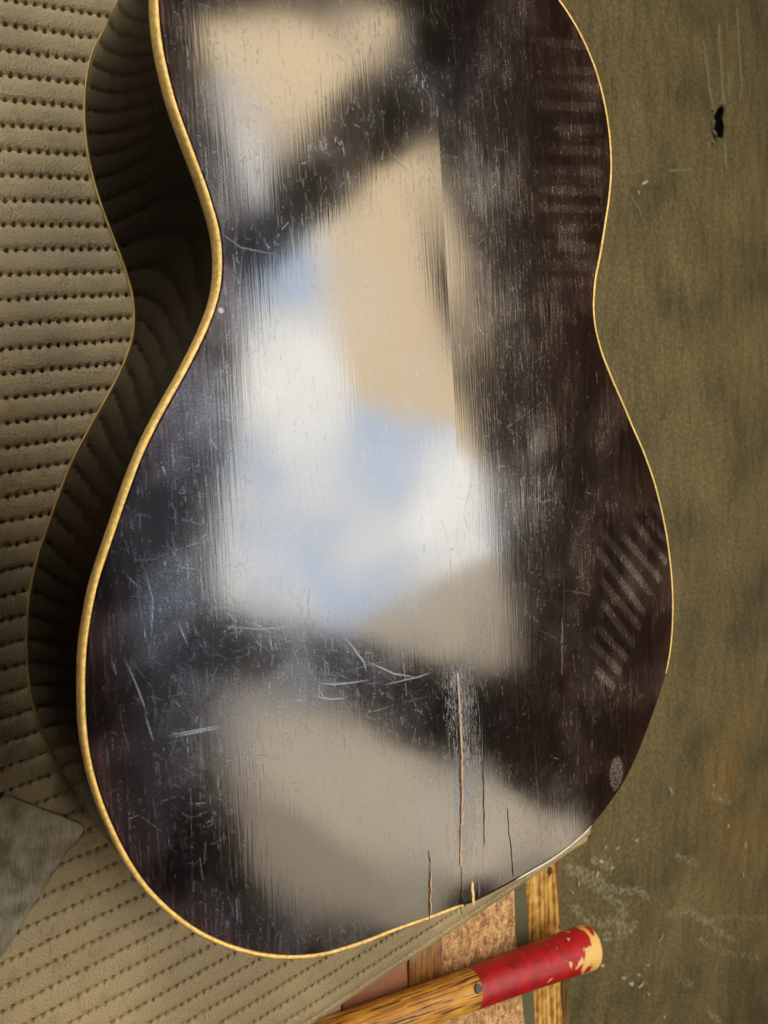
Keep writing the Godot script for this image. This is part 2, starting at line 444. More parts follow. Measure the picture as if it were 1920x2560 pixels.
func build_guitar() -> void:
	var g := thing("guitar", "old dark brown varnished guitar lying face down, scratched back up, cracked at the tail", "guitar", Vector3(GUITAR_X * cos(GUITAR_TURN), 0.0004, -GUITAR_X * sin(GUITAR_TURN)))
	g.rotation.y = GUITAR_TURN
	# back board
	var bm := StandardMaterial3D.new()
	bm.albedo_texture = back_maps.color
	bm.roughness = 1.0
	bm.roughness_texture = back_maps.rough
	bm.roughness_texture_channel = BaseMaterial3D.TEXTURE_CHANNEL_RED
	bm.metallic_specular = 0.7
	bm.heightmap_enabled = true
	bm.heightmap_texture = back_maps.relief
	bm.heightmap_scale = 0.0019
	var n := outline.size()
	var v := PackedVector3Array()
	var uv := PackedVector2Array()
	var steps := [0.0, 0.12, 0.24, 0.36, 0.48, 0.6, 0.7, 0.8, 0.88, 0.94, 0.98, 1.0]
	for s in steps:
		for i in n:
			var q := outline[i] - out_at(i) * 0.0016
			var p := Vector2(0.0, q.y * 0.86).lerp(q, s)
			# a slightly wavy old board
			var wave := 0.00022 * sin(p.x * 61.0 + 1.0) * cos(p.y * 37.0) + 0.00012 * sin(p.x * 140.0 + p.y * 60.0)
			v.append(g3(p, dome(p) + wave * (1.0 - s * s)))
			uv.append(Vector2((p.x + 0.17) / 0.34, (0.28 - p.y) / 0.48))
	for i in n:
		v.append(v[(steps.size() - 1) * n + i])
		uv.append(uv[(steps.size() - 1) * n + i])
	for i in n:   # its edge, seen in the groove beside the binding
		var q := outline[i] - out_at(i) * 0.0016
		v.append(g3(q, dome(q) - 0.0016))
		uv.append(Vector2((q.x + 0.17) / 0.34, (0.28 - q.y) / 0.48))
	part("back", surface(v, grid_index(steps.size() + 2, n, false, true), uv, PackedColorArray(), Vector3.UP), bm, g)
	# the ledge that carries the binding
	part("rabbet_ledge", ring_strip(0.0019, 0.0011, -0.00005, 0.0009), mat(Color(0.03, 0.014, 0.009), 0.8, 0.2), g)
	# bent side
	var sm := mat(Color(0.012, 0.007, 0.004), 0.13, 0.105)
	sm.heightmap_enabled = true
	sm.heightmap_texture = tex(256, 256, grey(noise(FastNoiseLite.TYPE_SIMPLEX_SMOOTH, 0.02, 31, 3), 256, 256, 0, 0, true), Image.FORMAT_L8)
	sm.heightmap_scale = 0.012
	triplanar(sm, Vector3(6, 11, 6))
	var sv := PackedVector3Array()
	for i in n:
		for k in 7:
			var t := k / 6.0
			sv.append(g3(outline[i] + out_at(i) * 0.0006 * sin(t * PI), lerpf(0.0012, dome(outline[i]) - 0.0009, t)))
	part("side", surface(sv, grid_index(n, 7, true, false)), sm, g)
	# soundboard underneath
	var fv := PackedVector3Array()
	for s in [0.0, 1.0]:
		for i in n: fv.append(g3(Vector2(0, outline[i].y * 0.86).lerp(outline[i], s), 0.0))
	part("soundboard", surface(fv, grid_index(2, n, false, true), PackedVector2Array(), PackedColorArray(), Vector3.DOWN), mat(Color(0.45, 0.28, 0.12), 0.4), g)
	# bindings: pale yellow strips round both edges
	var ends := pairs(PackedFloat32Array([-0.0018, -0.1854, 0.1445, -0.1150, 0.0278, -0.1833, 0.0803, -0.1757]))
	var i_tail := nearest(ends[0])
	var i_right := nearest(ends[1])
	var maple := mat(Color(1, 1, 1), 0.42, 0.5)
	var fl := grey(noise(FastNoiseLite.TYPE_SIMPLEX, 0.05, 41, 4), 256, 256, 0, 0, true)
	var fl2 := grey(noise(FastNoiseLite.TYPE_CELLULAR, 0.11, 42, 1), 256, 256, 0, 0, true)
	maple.albedo_texture = two_tone(256, 256, fl, fl2, Color(0.80, 0.63, 0.31), Color(0.94, 0.78, 0.43), Color(0.97, 0.85, 0.55), 0.25)
	maple.heightmap_enabled = true
	maple.heightmap_texture = tex(256, 256, fl, Image.FORMAT_L8)
	maple.heightmap_scale = 0.008
	triplanar(maple, Vector3(28, 28, 28))
	var sect := PackedVector2Array([Vector2(0.0003, -0.0052), Vector2(0.0005, -0.0030), Vector2(0.0004, -0.0011), Vector2(0.0001, -0.0004), Vector2(-0.0004, 0.0), Vector2(-0.0009, 0.0), Vector2(-0.00125, -0.0003), Vector2(-0.0013, -0.0011), Vector2(-0.0004, -0.0052)])
	var bv := PackedVector3Array()
	var count := 0
	var idx := i_right
	while true:   # from the bare spot on the right, over the neck end, down the left side to the tail
		var p := outline[idx]
		var o := out_at(idx)
		var wob := 0.00005 * sin(idx * 0.37) + 0.00004 * sin(idx * 0.9)
		var thin := 1.0 if count > 0 and idx != i_tail else 0.35
		for q in sect: bv.append(g3(p + o * ((q.x + 0.0001) * thin + wob), dome(p) + q.y * thin - (1.0 - thin) * 0.0006))
		count += 1
		if idx == i_tail: break
		idx = (idx + 1) % n
	part("back_binding", surface(bv, grid_index(count, sect.size(), false, true)), maple, g)
	var thinline := PackedVector3Array()
	for i in n:
		for q in [Vector2(0.0, 0.0), Vector2(0.0007, 0.0), Vector2(0.0007, 0.0011), Vector2(0.0, 0.0014)]:
			thinline.append(g3(outline[i] + out_at(i) * q.x, q.y))
	part("face_binding", surface(thinline, grid_index(n, 4, true, true)), mat(Color(0.55, 0.36, 0.10), 0.5), g)
	# pale line left where the binding is gone
	var pv := PackedVector3Array()
	var a0 := nearest(ends[2])
	var a1 := nearest(ends[3])
	for i in range(mini(a0, a1), maxi(a0, a1) + 1):
		var p := outline[i] - out_at(i) * 0.0003
		pv.append(g3(p, dome(p) - 0.0004))
	var line := part("purfling", tube(pv, 0.00042), mat(Color(0.75, 0.66, 0.5), 0.5), g)
	tag(line, "thin pale line left on the bare edge")
	# cracks and a splinter of bare wood
	var dark := mat(Color(0.006, 0.004, 0.003), 0.9, 0.2)
	var pale := mat(Color(0.62, 0.36, 0.17), 0.7, 0.3)
	for c in [[-0.0046, -0.1662, -0.0046, -0.1764, -0.0050, -0.1881], [-0.0212, -0.1536, -0.0210, -0.1625, -0.0214, -0.1722, -0.0219, -0.1839], [0.0224, -0.1492, 0.0231, -0.1589, 0.0246, -0.1700, 0.0256, -0.1821], [0.0090, -0.0956, 0.0089, -0.1156, 0.0087, -0.1399, 0.0085, -0.1624]]:
		part("crack", strip_on_back(densify(pairs(PackedFloat32Array(c)), 0.00026), 0.00016), dark, g)
	var cw := pairs(PackedFloat32Array([-0.0036, -0.0842, -0.0034, -0.0929, -0.0031, -0.1048, -0.0029, -0.1206, -0.0031, -0.1364, -0.0040, -0.1522, -0.0046, -0.1662]))
	var bare := part("bare_wood_strip", strip_on_back(densify(cw.slice(1), 0.00035), 0.00042), mat(Color(0.50, 0.34, 0.22), 0.6, 0.3), g)
	tag(bare, "orange strip of bare wood along the long crack")
	for k in cw.size(): cw[k].x -= 0.0009
	part("crack", strip_on_back(densify(cw, 0.0002), 0.00014), dark, g)
	var cb := pairs(PackedFloat32Array([-0.0212, -0.1536, -0.0210, -0.1625, -0.0214, -0.1722, -0.0219, -0.1839]))
	var lip := PackedVector2Array()
	for p in cb.slice(1): lip.append(p + Vector2(0.0006, 0.0))
	part("chipped_edge", strip_on_back(densify(lip, 0.0004), 0.0002), pale, g)
	var sp := pairs(PackedFloat32Array([0.0014, -0.1750, 0.0022, -0.1861]))
	var chip := PackedVector3Array()
	for t in 7:
		var p := sp[0].lerp(sp[1], t / 6.0)
		chip.append(g3(p + Vector2(0.0002 * sin(t * 2.3), 0), dome(p) + 0.0001))
	var splinter := part("bare_wood_chip", tube(chip, 0.0008, 6, 0.35), mat(Color(0.85, 0.52, 0.2), 0.6, 0.3), g)
	tag(splinter, "pale sliver of bare wood at the tail edge")
	# little nail heads
	for p in [pairs(PackedFloat32Array([0.0991, -0.1551, -0.1106, -0.1070, -0.1135, -0.1182, 0.0477, -0.0156, -0.0086, 0.1514, -0.0504, 0.1181, 0.0611, 0.1772, -0.1340, -0.1285, -0.0264, -0.1739, -0.0975, 0.0565, -0.0630, 0.0683]))[9]]:
		var nail := CylinderMesh.new()
		nail.top_radius = 0.0009
		nail.bottom_radius = 0.0011
		nail.height = 0.0006
		nail.radial_segments = 14
		var o := part("nail_head", nail, mat(Color(0.35, 0.35, 0.36), 0.35), g)
		o.position = g3(p, dome(p) + 0.0001)

func densify(p: PackedVector2Array, jitter: float) -> PackedVector2Array:
	var out := PackedVector2Array()
	for k in p.size() - 1:
		for s in 8:
			out.append(p[k].lerp(p[k + 1], s / 8.0) + Vector2(rng.randfn(0, jitter * 0.6), 0))
	out.append(p[p.size() - 1])
	return out

func strip_on_back(p: PackedVector2Array, half: float) -> ArrayMesh:
	var v := PackedVector3Array()
	for i in p.size():
		var w := half * (0.25 if i == 0 or i == p.size() - 1 else 0.7 + 0.6 * rng.randf())
		for s in [-1.0, 0.0, 1.0]:
			v.append(g3(p[i] + Vector2(s * w, 0), dome(p[i]) + (0.00026 if s != 0.0 else 0.0003)))
	return surface(v, grid_index(p.size(), 3), PackedVector2Array(), PackedColorArray(), Vector3.UP)

# ------------------------------------------------------------------ mat
func mat_height(ds: float, dw: float, hole: float) -> float:
	var r := sqrt(ds * ds + dw * dw)
	var groove := exp(-pow(dw / 0.00125, 2.0)) * (1.0 - 0.22 * absf(ds) / (HOLE_PITCH * 0.5))
	var rib := 0.5 + 0.5 * cos(TAU * dw / ROW_PITCH)
	var pit := 1.0 - smoothstep(0.00046, 0.00092, r)
	return -0.00100 * groove - 0.00038 * rib - 0.0042 * hole * pit

func mat_point(s: float, w: float, h: float) -> Vector3:
	var y := h
	var ww := w
	if w < MAT_EDGE:
		var a := (MAT_EDGE - w) / MAT_BEND
		var reach := minf(a, PI / 2)
		ww = MAT_EDGE - sin(reach) * (MAT_BEND + h)
		y = -MAT_BEND + cos(reach) * (MAT_BEND + h) - maxf(a - PI / 2, 0.0) * MAT_BEND
	# sags a little here and there
	return Vector3(s * cos(ROW_TURN) - ww * sin(ROW_TURN), y, -s * sin(ROW_TURN) - ww * cos(ROW_TURN))

func build_mat() -> void:
	var v := PackedVector3Array()
	var nr := PackedVector3Array()
	var col := PackedColorArray()
	var idx := PackedInt32Array()
	var cs := [-0.5, -0.25, -0.125, 0.0, 0.125, 0.25, 0.5]           # of the hole pitch
	var cw := [-0.5, -0.30, -0.16, -0.09, -0.045, 0.0, 0.045, 0.09, 0.16, 0.30, 0.5]   # of the row pitch
	var stain := noise(FastNoiseLite.TYPE_SIMPLEX, 9.0, 5, 3)
	var shape := PackedVector2Array()
	for i in outline.size():
		var q := outline[i] - out_at(i) * 0.012
		var c := cos(GUITAR_TURN)
		var sn := sin(GUITAR_TURN)
		shape.append(Vector2((q.x + GUITAR_X) * c - q.y * sn, -(q.x + GUITAR_X) * sn - q.y * c))
	for row in range(-34, 27):
		var w0 := (row + 0.08) * ROW_PITCH
		var off := rng.randf() * HOLE_PITCH
		var n := int((0.3525 + 0.14) / HOLE_PITCH)
		for k in n:
			var s0 := -0.14 + off + (k + 0.5) * HOLE_PITCH
			if s0 > 0.3525 - HOLE_PITCH * 0.5: continue
			var centre := mat_point(s0, w0, 0.0)
			var hidden := row > -29 and Geometry2D.is_point_in_polygon(Vector2(centre.x, centre.z), shape)
			var js := rng.randfn(0.0, 0.00016)
			var jw := rng.randfn(0.0, 0.00016)
			var hole := rng.randf_range(0.55, 1.1)
			var at := v.size()
			var ls: Array = [-0.5, 0.5] if hidden else cs
			var lw: Array = [-0.5, 0.5] if hidden else cw
			for a in lw:
				for b in ls:
					var wt := (1.0 - absf(a) * 2.0) * (1.0 - absf(b) * 2.0)
					var ds: float = b * HOLE_PITCH
					var dw: float = a * ROW_PITCH
					var s := s0 + ds + js * wt
					var w := w0 + dw + jw * wt
					var h := mat_height(ds, dw, hole)
					v.append(mat_point(s, w, h))
					var e := 0.00012
					var gs := (mat_height(ds + e, dw, hole) - mat_height(ds - e, dw, hole)) / (2.0 * e)
					var gw := (mat_height(ds, dw + e, hole) - mat_height(ds, dw - e, hole)) / (2.0 * e)
					var ang := clampf((MAT_EDGE - w) / MAT_BEND, 0.0, PI / 2)
					var up := Vector3(sin(ROW_TURN) * sin(ang), cos(ang), cos(ROW_TURN) * sin(ang))
					var es := Vector3(cos(ROW_TURN), 0, -sin(ROW_TURN))
					var ew := es.cross(up) * -1.0
					nr.append((up - es * gs - ew * gw).normalized())
					var p := v[v.size() - 1]
					var t := clampf(0.55 + stain.get_noise_2d(p.x, p.z) * 1.2, 0.0, 1.0)
					if stain.get_noise_2d(p.x * 9.0 + 31.0, p.z * 9.0) > 0.42: t = maxf(0.0, t - 0.5)
					col.append(Color(0.72, 0.70, 0.66).lerp(Color(1.0, 0.97, 0.90), t))
			var cols := ls.size()
			for r in lw.size() - 1:
				for c in cols - 1:
					var i := at + r * cols + c
					idx.append_array(PackedInt32Array([i, i + cols, i + cols + 1, i, i + cols + 1, i + 1]))
	# clockwise seen from above?
	var t0 := (v[idx[2]] - v[idx[0]]).cross(v[idx[1]] - v[idx[0]])
	if t0.y < 0.0:
		for i in range(0, idx.size(), 3):
			var q := idx[i + 1]
			idx[i + 1] = idx[i + 2]
			idx[i + 2] = q
	var arr := []
	arr.resize(Mesh.ARRAY_MAX)
	arr[Mesh.ARRAY_VERTEX] = v
	arr[Mesh.ARRAY_NORMAL] = nr
	arr[Mesh.ARRAY_COLOR] = col
	arr[Mesh.ARRAY_INDEX] = idx
	var mesh := ArrayMesh.new()
	mesh.add_surface_from_arrays(Mesh.PRIMITIVE_TRIANGLES, arr)
	var m := mat(Color(0.39, 0.303, 0.166), 0.55, 0.42)
	m.vertex_color_use_as_albedo = true
	var cell := noise(FastNoiseLite.TYPE_CELLULAR, 0.05, 21, 2)
	cell.cellular_return_type = FastNoiseLite.RETURN_DISTANCE
	m.heightmap_enabled = true
	m.heightmap_texture = tex(512, 512, grey(cell, 512, 512, 0, 0, true), Image.FORMAT_L8)
	m.heightmap_flip_texture = true
	m.heightmap_scale = 0.042
	triplanar(m, Vector3(1, 1, 1) / 0.027)
	var sheet := part("foam_mat", mesh, m)
	tag(sheet, "beige ribbed foam mat with rows of small holes under the guitar", "mat")

# ------------------------------------------------------------------ everything else
func local_mesh(mesh: ArrayMesh, called: String, m: Material, label: String, category: String, kind := "", group := "") -> MeshInstance3D:
	# puts a mesh built in world places on a node at its own base
	var box := mesh.get_aabb()
	var base := Vector3(box.get_center().x, box.position.y, box.get_center().z)
	var st := SurfaceTool.new()
	st.begin(Mesh.PRIMITIVE_TRIANGLES)
	for s in mesh.get_surface_count(): st.append_from(mesh, s, Transform3D(Basis(), -base))
	var o := part(called, st.commit(), m)
	o.position = base
	tag(o, label, category, group, kind)
	return o

func build_blade() -> void:
	var a := Vector2(0.0453, 0.1207)
	var e1 := Vector2(0.835, 0.550).normalized()
	var e2 := Vector2(-e1.y, e1.x)
	var poly := PackedVector2Array()
	var wdt := 0.0385
	var o := Vector2(0.0775, 0.1385) - e1 * (wdt - 0.001)
	# rounded corners
	for q in [[Vector2(0.004, 0.004), PI, 0.004, 5], [Vector2(wdt - 0.0035, 0.0035), PI * 1.5, 0.0035, 4]]:
		for k in int(q[3]) + 1:
			var an: float = q[1] + k * PI / 2 / q[3]
			var c: Vector2 = q[0] + Vector2(cos(an), sin(an)) * q[2]
			poly.append(o + e1 * c.x + e2 * c.y)
	poly.append(o + e1 * wdt + e2 * 0.0075)
	poly.append(o + e1 * (wdt - 0.002) + e2 * 0.012)
	poly.append(o + e1 * (wdt - 0.0035) + e2 * 0.095)
	poly.append(o + e1 * 0.0005 + e2 * 0.095)
	var m := mat(Color(1, 1, 1), 0.46, 0.5)
	m.metallic = 0.5
	var gn := grey(noise(FastNoiseLite.TYPE_SIMPLEX, 0.02, 51, 4), 256, 256, 0, 0, true)
	var sc := grey(noise(FastNoiseLite.TYPE_SIMPLEX, 0.35, 52, 3), 256, 20, 256, 256)
	m.albedo_texture = two_tone(256, 256, gn, sc, Color(0.40, 0.36, 0.28), Color(0.53, 0.50, 0.42), Color(0.64, 0.61, 0.53), 0.4)
	m.heightmap_enabled = true
	m.heightmap_texture = tex(256, 256, sc, Image.FORMAT_L8)
	m.heightmap_scale = 0.0012
	triplanar(m, Vector3(14, 14, 14), false)
	var b := local_mesh(slab(poly, 0.0, 0.0011, 0.0003), "scraper_blade", m, "worn grey steel scraper blade lying on the mat at the guitar's tail", "scraper")
	b.position += Vector3(0, 0.0004, 0)
	b.rotation = Vector3(0.0, 0.0, 0.004)

func wood_tex(lo: Color, mid: Color, hi: Color, sd: int) -> ImageTexture:
	var a := grey(noise(FastNoiseLite.TYPE_SIMPLEX, 0.09, sd, 4), 256, 10, 256, 256)
	var b := grey(noise(FastNoiseLite.TYPE_SIMPLEX, 0.03, sd + 1, 3), 256, 256)
	return two_tone(256, 256, a, b, lo, mid, hi, 0.35)

func chip_tex() -> ImageTexture:
	var c := noise(FastNoiseLite.TYPE_CELLULAR, 0.10, 61, 1)
	c.cellular_return_type = FastNoiseLite.RETURN_CELL_VALUE
	c.domain_warp_enabled = true
	c.domain_warp_amplitude = 22.0
	c.domain_warp_frequency = 0.03
	return two_tone(512, 512, grey(c, 512, 256, 512, 512, true), grey(noise(FastNoiseLite.TYPE_SIMPLEX, 0.08, 62, 4), 512, 512, 0, 0, true), Color(0.50, 0.35, 0.21), Color(0.72, 0.55, 0.36), Color(0.86, 0.70, 0.48), 0.55)

func build_bench() -> void:
	var osb := mat(Color(1, 1, 1), 0.75, 0.3)
	osb.albedo_texture = chip_tex()
	triplanar(osb, Vector3(1, 1, 1) / 0.16)
	local_mesh(slab(pairs(PackedFloat32Array([-0.5, -0.6, 0.378, -0.6, 0.462, 0.20, 0.4745, 0.335, 0.4761, 0.388, 0.488, 0.472, 0.505, 0.62, -0.5, 0.62])), BOARD_TOP - 0.018, BOARD_TOP, 0.002), "chipboard_panel", osb, "pale chipboard panel of the bench under the mat and the handle", "board")
	var block := mat(Color(0.20, 0.17, 0.12), 0.9, 0.2)
	var bp := PackedVector2Array()
	for q in [Vector2(-0.135, 0.26), Vector2(0.340, 0.26), Vector2(0.340, -0.296), Vector2(-0.135, -0.296)]:
		var p := mat_point(q.x, maxf(q.y, MAT_EDGE), 0.0)
		if q.y < MAT_EDGE: p += Vector3(sin(ROW_TURN), 0, cos(ROW_TURN)) * 0.008
		bp.append(Vector2(p.x, p.z))
	local_mesh(slab(bp, BOARD_TOP + 0.0005, -0.0052, 0.004), "support_block", block, "plain block that carries the beige foam mat", "block")
	# brown card and amber board tucked under the mat's edge
	var card := mat(Color(0.30, 0.125, 0.06), 0.6, 0.35)
	card.heightmap_enabled = true
	card.heightmap_texture = tex(128, 128, grey(noise(FastNoiseLite.TYPE_SIMPLEX, 0.08, 71, 3), 128, 128, 0, 0, true), Image.FORMAT_L8)
	card.heightmap_scale = 0.02
	triplanar(card, Vector3(9, 9, 9))
	local_mesh(slab(pairs(PackedFloat32Array([0.288, 0.345, 0.352, 0.335, 0.3535, 0.3955, 0.296, 0.396])), BOARD_TOP + 0.0005, BOARD_TOP + 0.0035, 0.0006), "leather_piece", card, "reddish brown flat piece between the mat's edge and the handle", "leather")
	var amber := mat(Color(1, 1, 1), 0.4, 0.5)
	amber.albedo_texture = wood_tex(Color(0.28, 0.17, 0.07), Color(0.52, 0.34, 0.14), Color(0.62, 0.45, 0.22), 73)
	triplanar(amber, Vector3(9, 9, 9))
	local_mesh(slab(pairs(PackedFloat32Array([0.3542, 0.330, 0.3884, 0.325, 0.3892, 0.392, 0.3550, 0.392])), BOARD_TOP + 0.0005, BOARD_TOP + 0.004, 0.0008), "varnished_board", amber, "dark amber varnished board end beside the chipboard", "board")
	var cream := mat(Color(0.72, 0.58, 0.30), 0.6, 0.3)
	local_mesh(slab(pairs(PackedFloat32Array([0.24, 0.345, 0.2865, 0.345, 0.294, 0.398, 0.24, 0.398])), BOARD_TOP + 0.0005, BOARD_TOP + 0.003, 0.0006), "wood_strip", cream, "cream strip showing at the bottom beside the reddish piece", "strip")
	# a closed wooden box standing on the mat just left of the view; it shades the mat beside the lower bout
	var crate := mat(Color(0.10, 0.065, 0.04), 0.7, 0.3)
	local_mesh(slab(rect(-0.17, -0.125, 0.006, 0.055), 0.0005, 0.185, 0.004), "wooden_box", crate, "dark wooden box standing on the mat left of the guitar's lower bout", "box")
	# grey batten, then the rough pine rail
	var batten := mat(Color(0.10, 0.09, 0.045), 0.85, 0.3)
	local_mesh(slab(pairs(PackedFloat32Array([0.40, -0.6, 0.424, -0.6, 0.496, 0.30, 0.503, 0.39, 0.5135, 0.49, 0.526, 0.62, 0.507, 0.62, 0.490, 0.472, 0.478, 0.388, 0.4765, 0.335, 0.464, 0.20])), BOARD_TOP - 0.06, BOARD_TOP - 0.011, 0.002), "grey_batten", batten, "narrow grey green batten between chipboard and pine rail", "batten")
	var rail := thing("pine_rail", "rough yellow pine rail with bark edge along the bench", "rail", Vector3(0.52, BOARD_TOP - 0.09, 0.3))
	var pine := mat(Color(1, 1, 1), 0.65, 0.35)
	pine.albedo_texture = wood_tex(Color(0.44, 0.27, 0.08), Color(0.70, 0.51, 0.21), Color(0.84, 0.68, 0.36), 81)
	pine.heightmap_enabled = true
	pine.heightmap_texture = tex(256, 256, grey(noise(FastNoiseLite.TYPE_SIMPLEX, 0.12, 83, 3), 256, 10, 256, 256), Image.FORMAT_L8)
	pine.heightmap_scale = 0.05
	triplanar(pine, Vector3(9, 9, 9))
	var o := Vector2(0.52, 0.3)
	for piece in [[pairs(PackedFloat32Array([0.4255, -0.6, 0.462, -0.6, 0.537, 0.30, 0.5495, 0.408, 0.512, 0.439, 0.5045, 0.385, 0.4975, 0.30])), 0.0], [pairs(PackedFloat32Array([0.5125, 0.4415, 0.550, 0.4105, 0.5545, 0.48, 0.567, 0.62, 0.528, 0.62, 0.515, 0.49])), -0.002]]:
		var poly := PackedVector2Array()
		for p in piece[0]: poly.append(p - o)
		part("plank", slab(poly, 0.0, 0.075 + piece[1], 0.002), pine, rail)
	var bark := mat(Color(0.20, 0.095, 0.03), 0.85, 0.3)
	bark.heightmap_enabled = true
	bark.heightmap_texture = pine.heightmap_texture
	bark.heightmap_scale = 0.2
	triplanar(bark, Vector3(14, 14, 14))
	var edge := PackedVector2Array()
	var far_edge := PackedVector2Array()
	for k in 40:
		var z := -0.6 + k * 1.22 / 39.0
		var x := 0.4625 + (z + 0.6) * 0.0845
		edge.append(Vector2(x + 0.0006, z) - o)
		far_edge.append(Vector2(x + 0.0065 + 0.0022 * sin(k * 1.9) + 0.0016 * sin(k * 5.1), z) - o)
	far_edge.reverse()
	edge.append_array(far_edge)
	part("bark", slab(edge, 0.0, 0.071, 0.0025), bark, rail)
	var knot := PackedVector2Array()
	for k in 14: knot.append(Vector2(0.533, 0.352) - o + Vector2(cos(TAU * k / 14.0) * 0.0035, sin(TAU * k / 14.0) * 0.006) * (0.8 + 0.3 * sin(k * 2.1)))
	part("knot", slab(knot, 0.06, 0.0758, 0.0005), mat(Color(0.07, 0.03, 0.012), 0.8, 0.3), rail)
	# legs under the rail, down to the floor
	var legs := thing("bench_frame", "plain wooden frame that holds the bench up", "frame", Vector3(0.2, FLOOR_Y, 0.0))
	for q in [Vector2(0.2, -0.5), Vector2(0.22, 0.5), Vector2(-0.6, -0.5), Vector2(-0.6, 0.5)]:
		part("leg", slab(rect(q.x - 0.04, q.y - 0.04, q.x + 0.04, q.y + 0.04), 0.0, BOARD_TOP - 0.091 - FLOOR_Y, 0.003), pine, legs)

func build_handle() -> void:
	# a wooden tool handle with a red painted end; local x runs along it towards the red end
	var a := Vector3(0.417, -0.125, 0.3995)
	var b := Vector3(0.5547, -0.125, 0.4128)
	var d := (b - a).normalized()
	var len_end := a.distance_to(b) - 0.007
	var g := thing("tool_handle", "worn yellow wooden tool handle with a chipped red painted end", "handle", a)
	g.basis = Basis(d, Vector3.UP, d.cross(Vector3.UP))
	var w := 512
	var h := 256
	var gr := grey(noise(FastNoiseLite.TYPE_SIMPLEX, 0.11, 91, 4), 12, h, w, h)
	var gb := grey(noise(FastNoiseLite.TYPE_SIMPLEX, 0.02, 92, 4), w, h)
	var cr := grey(noise(FastNoiseLite.TYPE_SIMPLEX, 0.16, 93, 3), 26, h, w, h)
	var wood := PackedByteArray()
	wood.resize(w * h * 3)
	var paint := PackedByteArray()
	paint.resize(w * h * 3)
	var spots := grey(noise(FastNoiseLite.TYPE_SIMPLEX, 0.014, 94, 5), w, h)
	for i in w * h:
		var x := i % w
		var t := clampf(gr[i] / 255.0 * 0.6 + gb[i] / 255.0 * 0.5 - 0.05, 0.0, 1.0)
		var c := Color(0.62, 0.37, 0.09).lerp(Color(0.90, 0.66, 0.25), t)
		if cr[i] < 84: c = c.lerp(Color(0.14, 0.09, 0.05), clampf((84 - cr[i]) / 14.0, 0.0, 0.85))
		wood[i * 3] = int(c.r * 255)
		wood[i * 3 + 1] = int(c.g * 255)
		wood[i * 3 + 2] = int(c.b * 255)
		# paint worn off towards the very end and along the lower right flank
		var along := float(x) / w
		var y := float(i / w) / h
		var worn := spots[i] / 255.0 + smoothstep(0.78, 1.0, along) * 0.42 + 0.24 * smoothstep(0.25, 0.8, along) * (0.5 + 0.5 * cos((y - 0.12) * TAU)) - 0.24 * (1.0 - smoothstep(0.4, 0.95, along)) - 0.10
		var p := Color(0.70, 0.085, 0.095).lerp(Color(0.56, 0.06, 0.07), clampf(spots[i] / 255.0 * 1.2 - 0.2, 0.0, 1.0))
		if worn > 0.66: p = p.lerp(Color(0.86, 0.68, 0.38), clampf((worn - 0.66) * 14.0, 0.0, 1.0))
		elif cr[i] < 46: p = p.lerp(Color(0.2, 0.12, 0.1), 0.6)
		paint[i * 3] = int(clampf(p.r, 0, 1) * 255)
		paint[i * 3 + 1] = int(clampf(p.g, 0, 1) * 255)
		paint[i * 3 + 2] = int(clampf(p.b, 0, 1) * 255)
	var wm := mat(Color(1, 1, 1), 0.5, 0.45)
	wm.albedo_texture = tex(w, h, wood, Image.FORMAT_RGB8)
	wm.heightmap_enabled = true
	wm.heightmap_texture = tex(w, h, cr, Image.FORMAT_L8)
	wm.heightmap_scale = 0.05
	var pm := mat(Color(1, 1, 1), 0.45, 0.45)
	pm.albedo_texture = tex(w, h, paint, Image.FORMAT_RGB8)
	pm.heightmap_enabled = true
	pm.heightmap_texture = tex(w, h, spots, Image.FORMAT_L8)
	pm.heightmap_scale = 0.03
	part("shaft", lathe([[-0.34, 0.0135], [-0.25, 0.0138], [-0.15, 0.0142], [-0.06, 0.0147], [-0.020, 0.0151], [-0.012, 0.0153]]), wm, g)
	part("painted_end", lathe([[-0.0118, 0.0152], [-0.011, 0.0157], [0.03, 0.0165], [0.07, 0.0176], [0.108, 0.0186], [len_end - 0.006, 0.0190], [len_end - 0.002, 0.0187], [len_end - 0.0006, 0.0178], [len_end, 0.0165], [len_end + 0.0002, 0.016], [len_end + 0.0003, 0.0]]), pm, g)
	var pin := CylinderMesh.new()
	pin.top_radius = 0.0034
	pin.bottom_radius = 0.0036
	pin.height = 0.002
	pin.radial_segments = 18
	var o := part("metal_pin", pin, mat(Color(0.06, 0.055, 0.05), 0.6), g)
	o.position = Vector3(-0.0165, 0.0128, -0.0078)
	o.rotation = Vector3(-0.5, 0, 0)

func lathe(prof: Array) -> ArrayMesh:
	var v := PackedVector3Array()
	var uv := PackedVector2Array()
	var sides := 40
	var x0: float = prof[0][0]
	var x1: float = prof[prof.size() - 1][0]
	for q in prof:
		for k in sides + 1:
			var a := TAU * k / sides
			var wob := 1.0 + 0.012 * sin(a * 3.0 + q[0] * 40.0)
			v.append(Vector3(q[0], sin(a) * q[1] * 0.93 * wob, cos(a) * q[1] * wob))
			uv.append(Vector2((q[0] - x0) / (x1 - x0), float(k) / sides))
	return surface(v, grid_index(prof.size(), sides + 1), uv)

const FX0 := 0.85
const FZ0 := -1.7
const FW := 1.6
const FH := 3.4

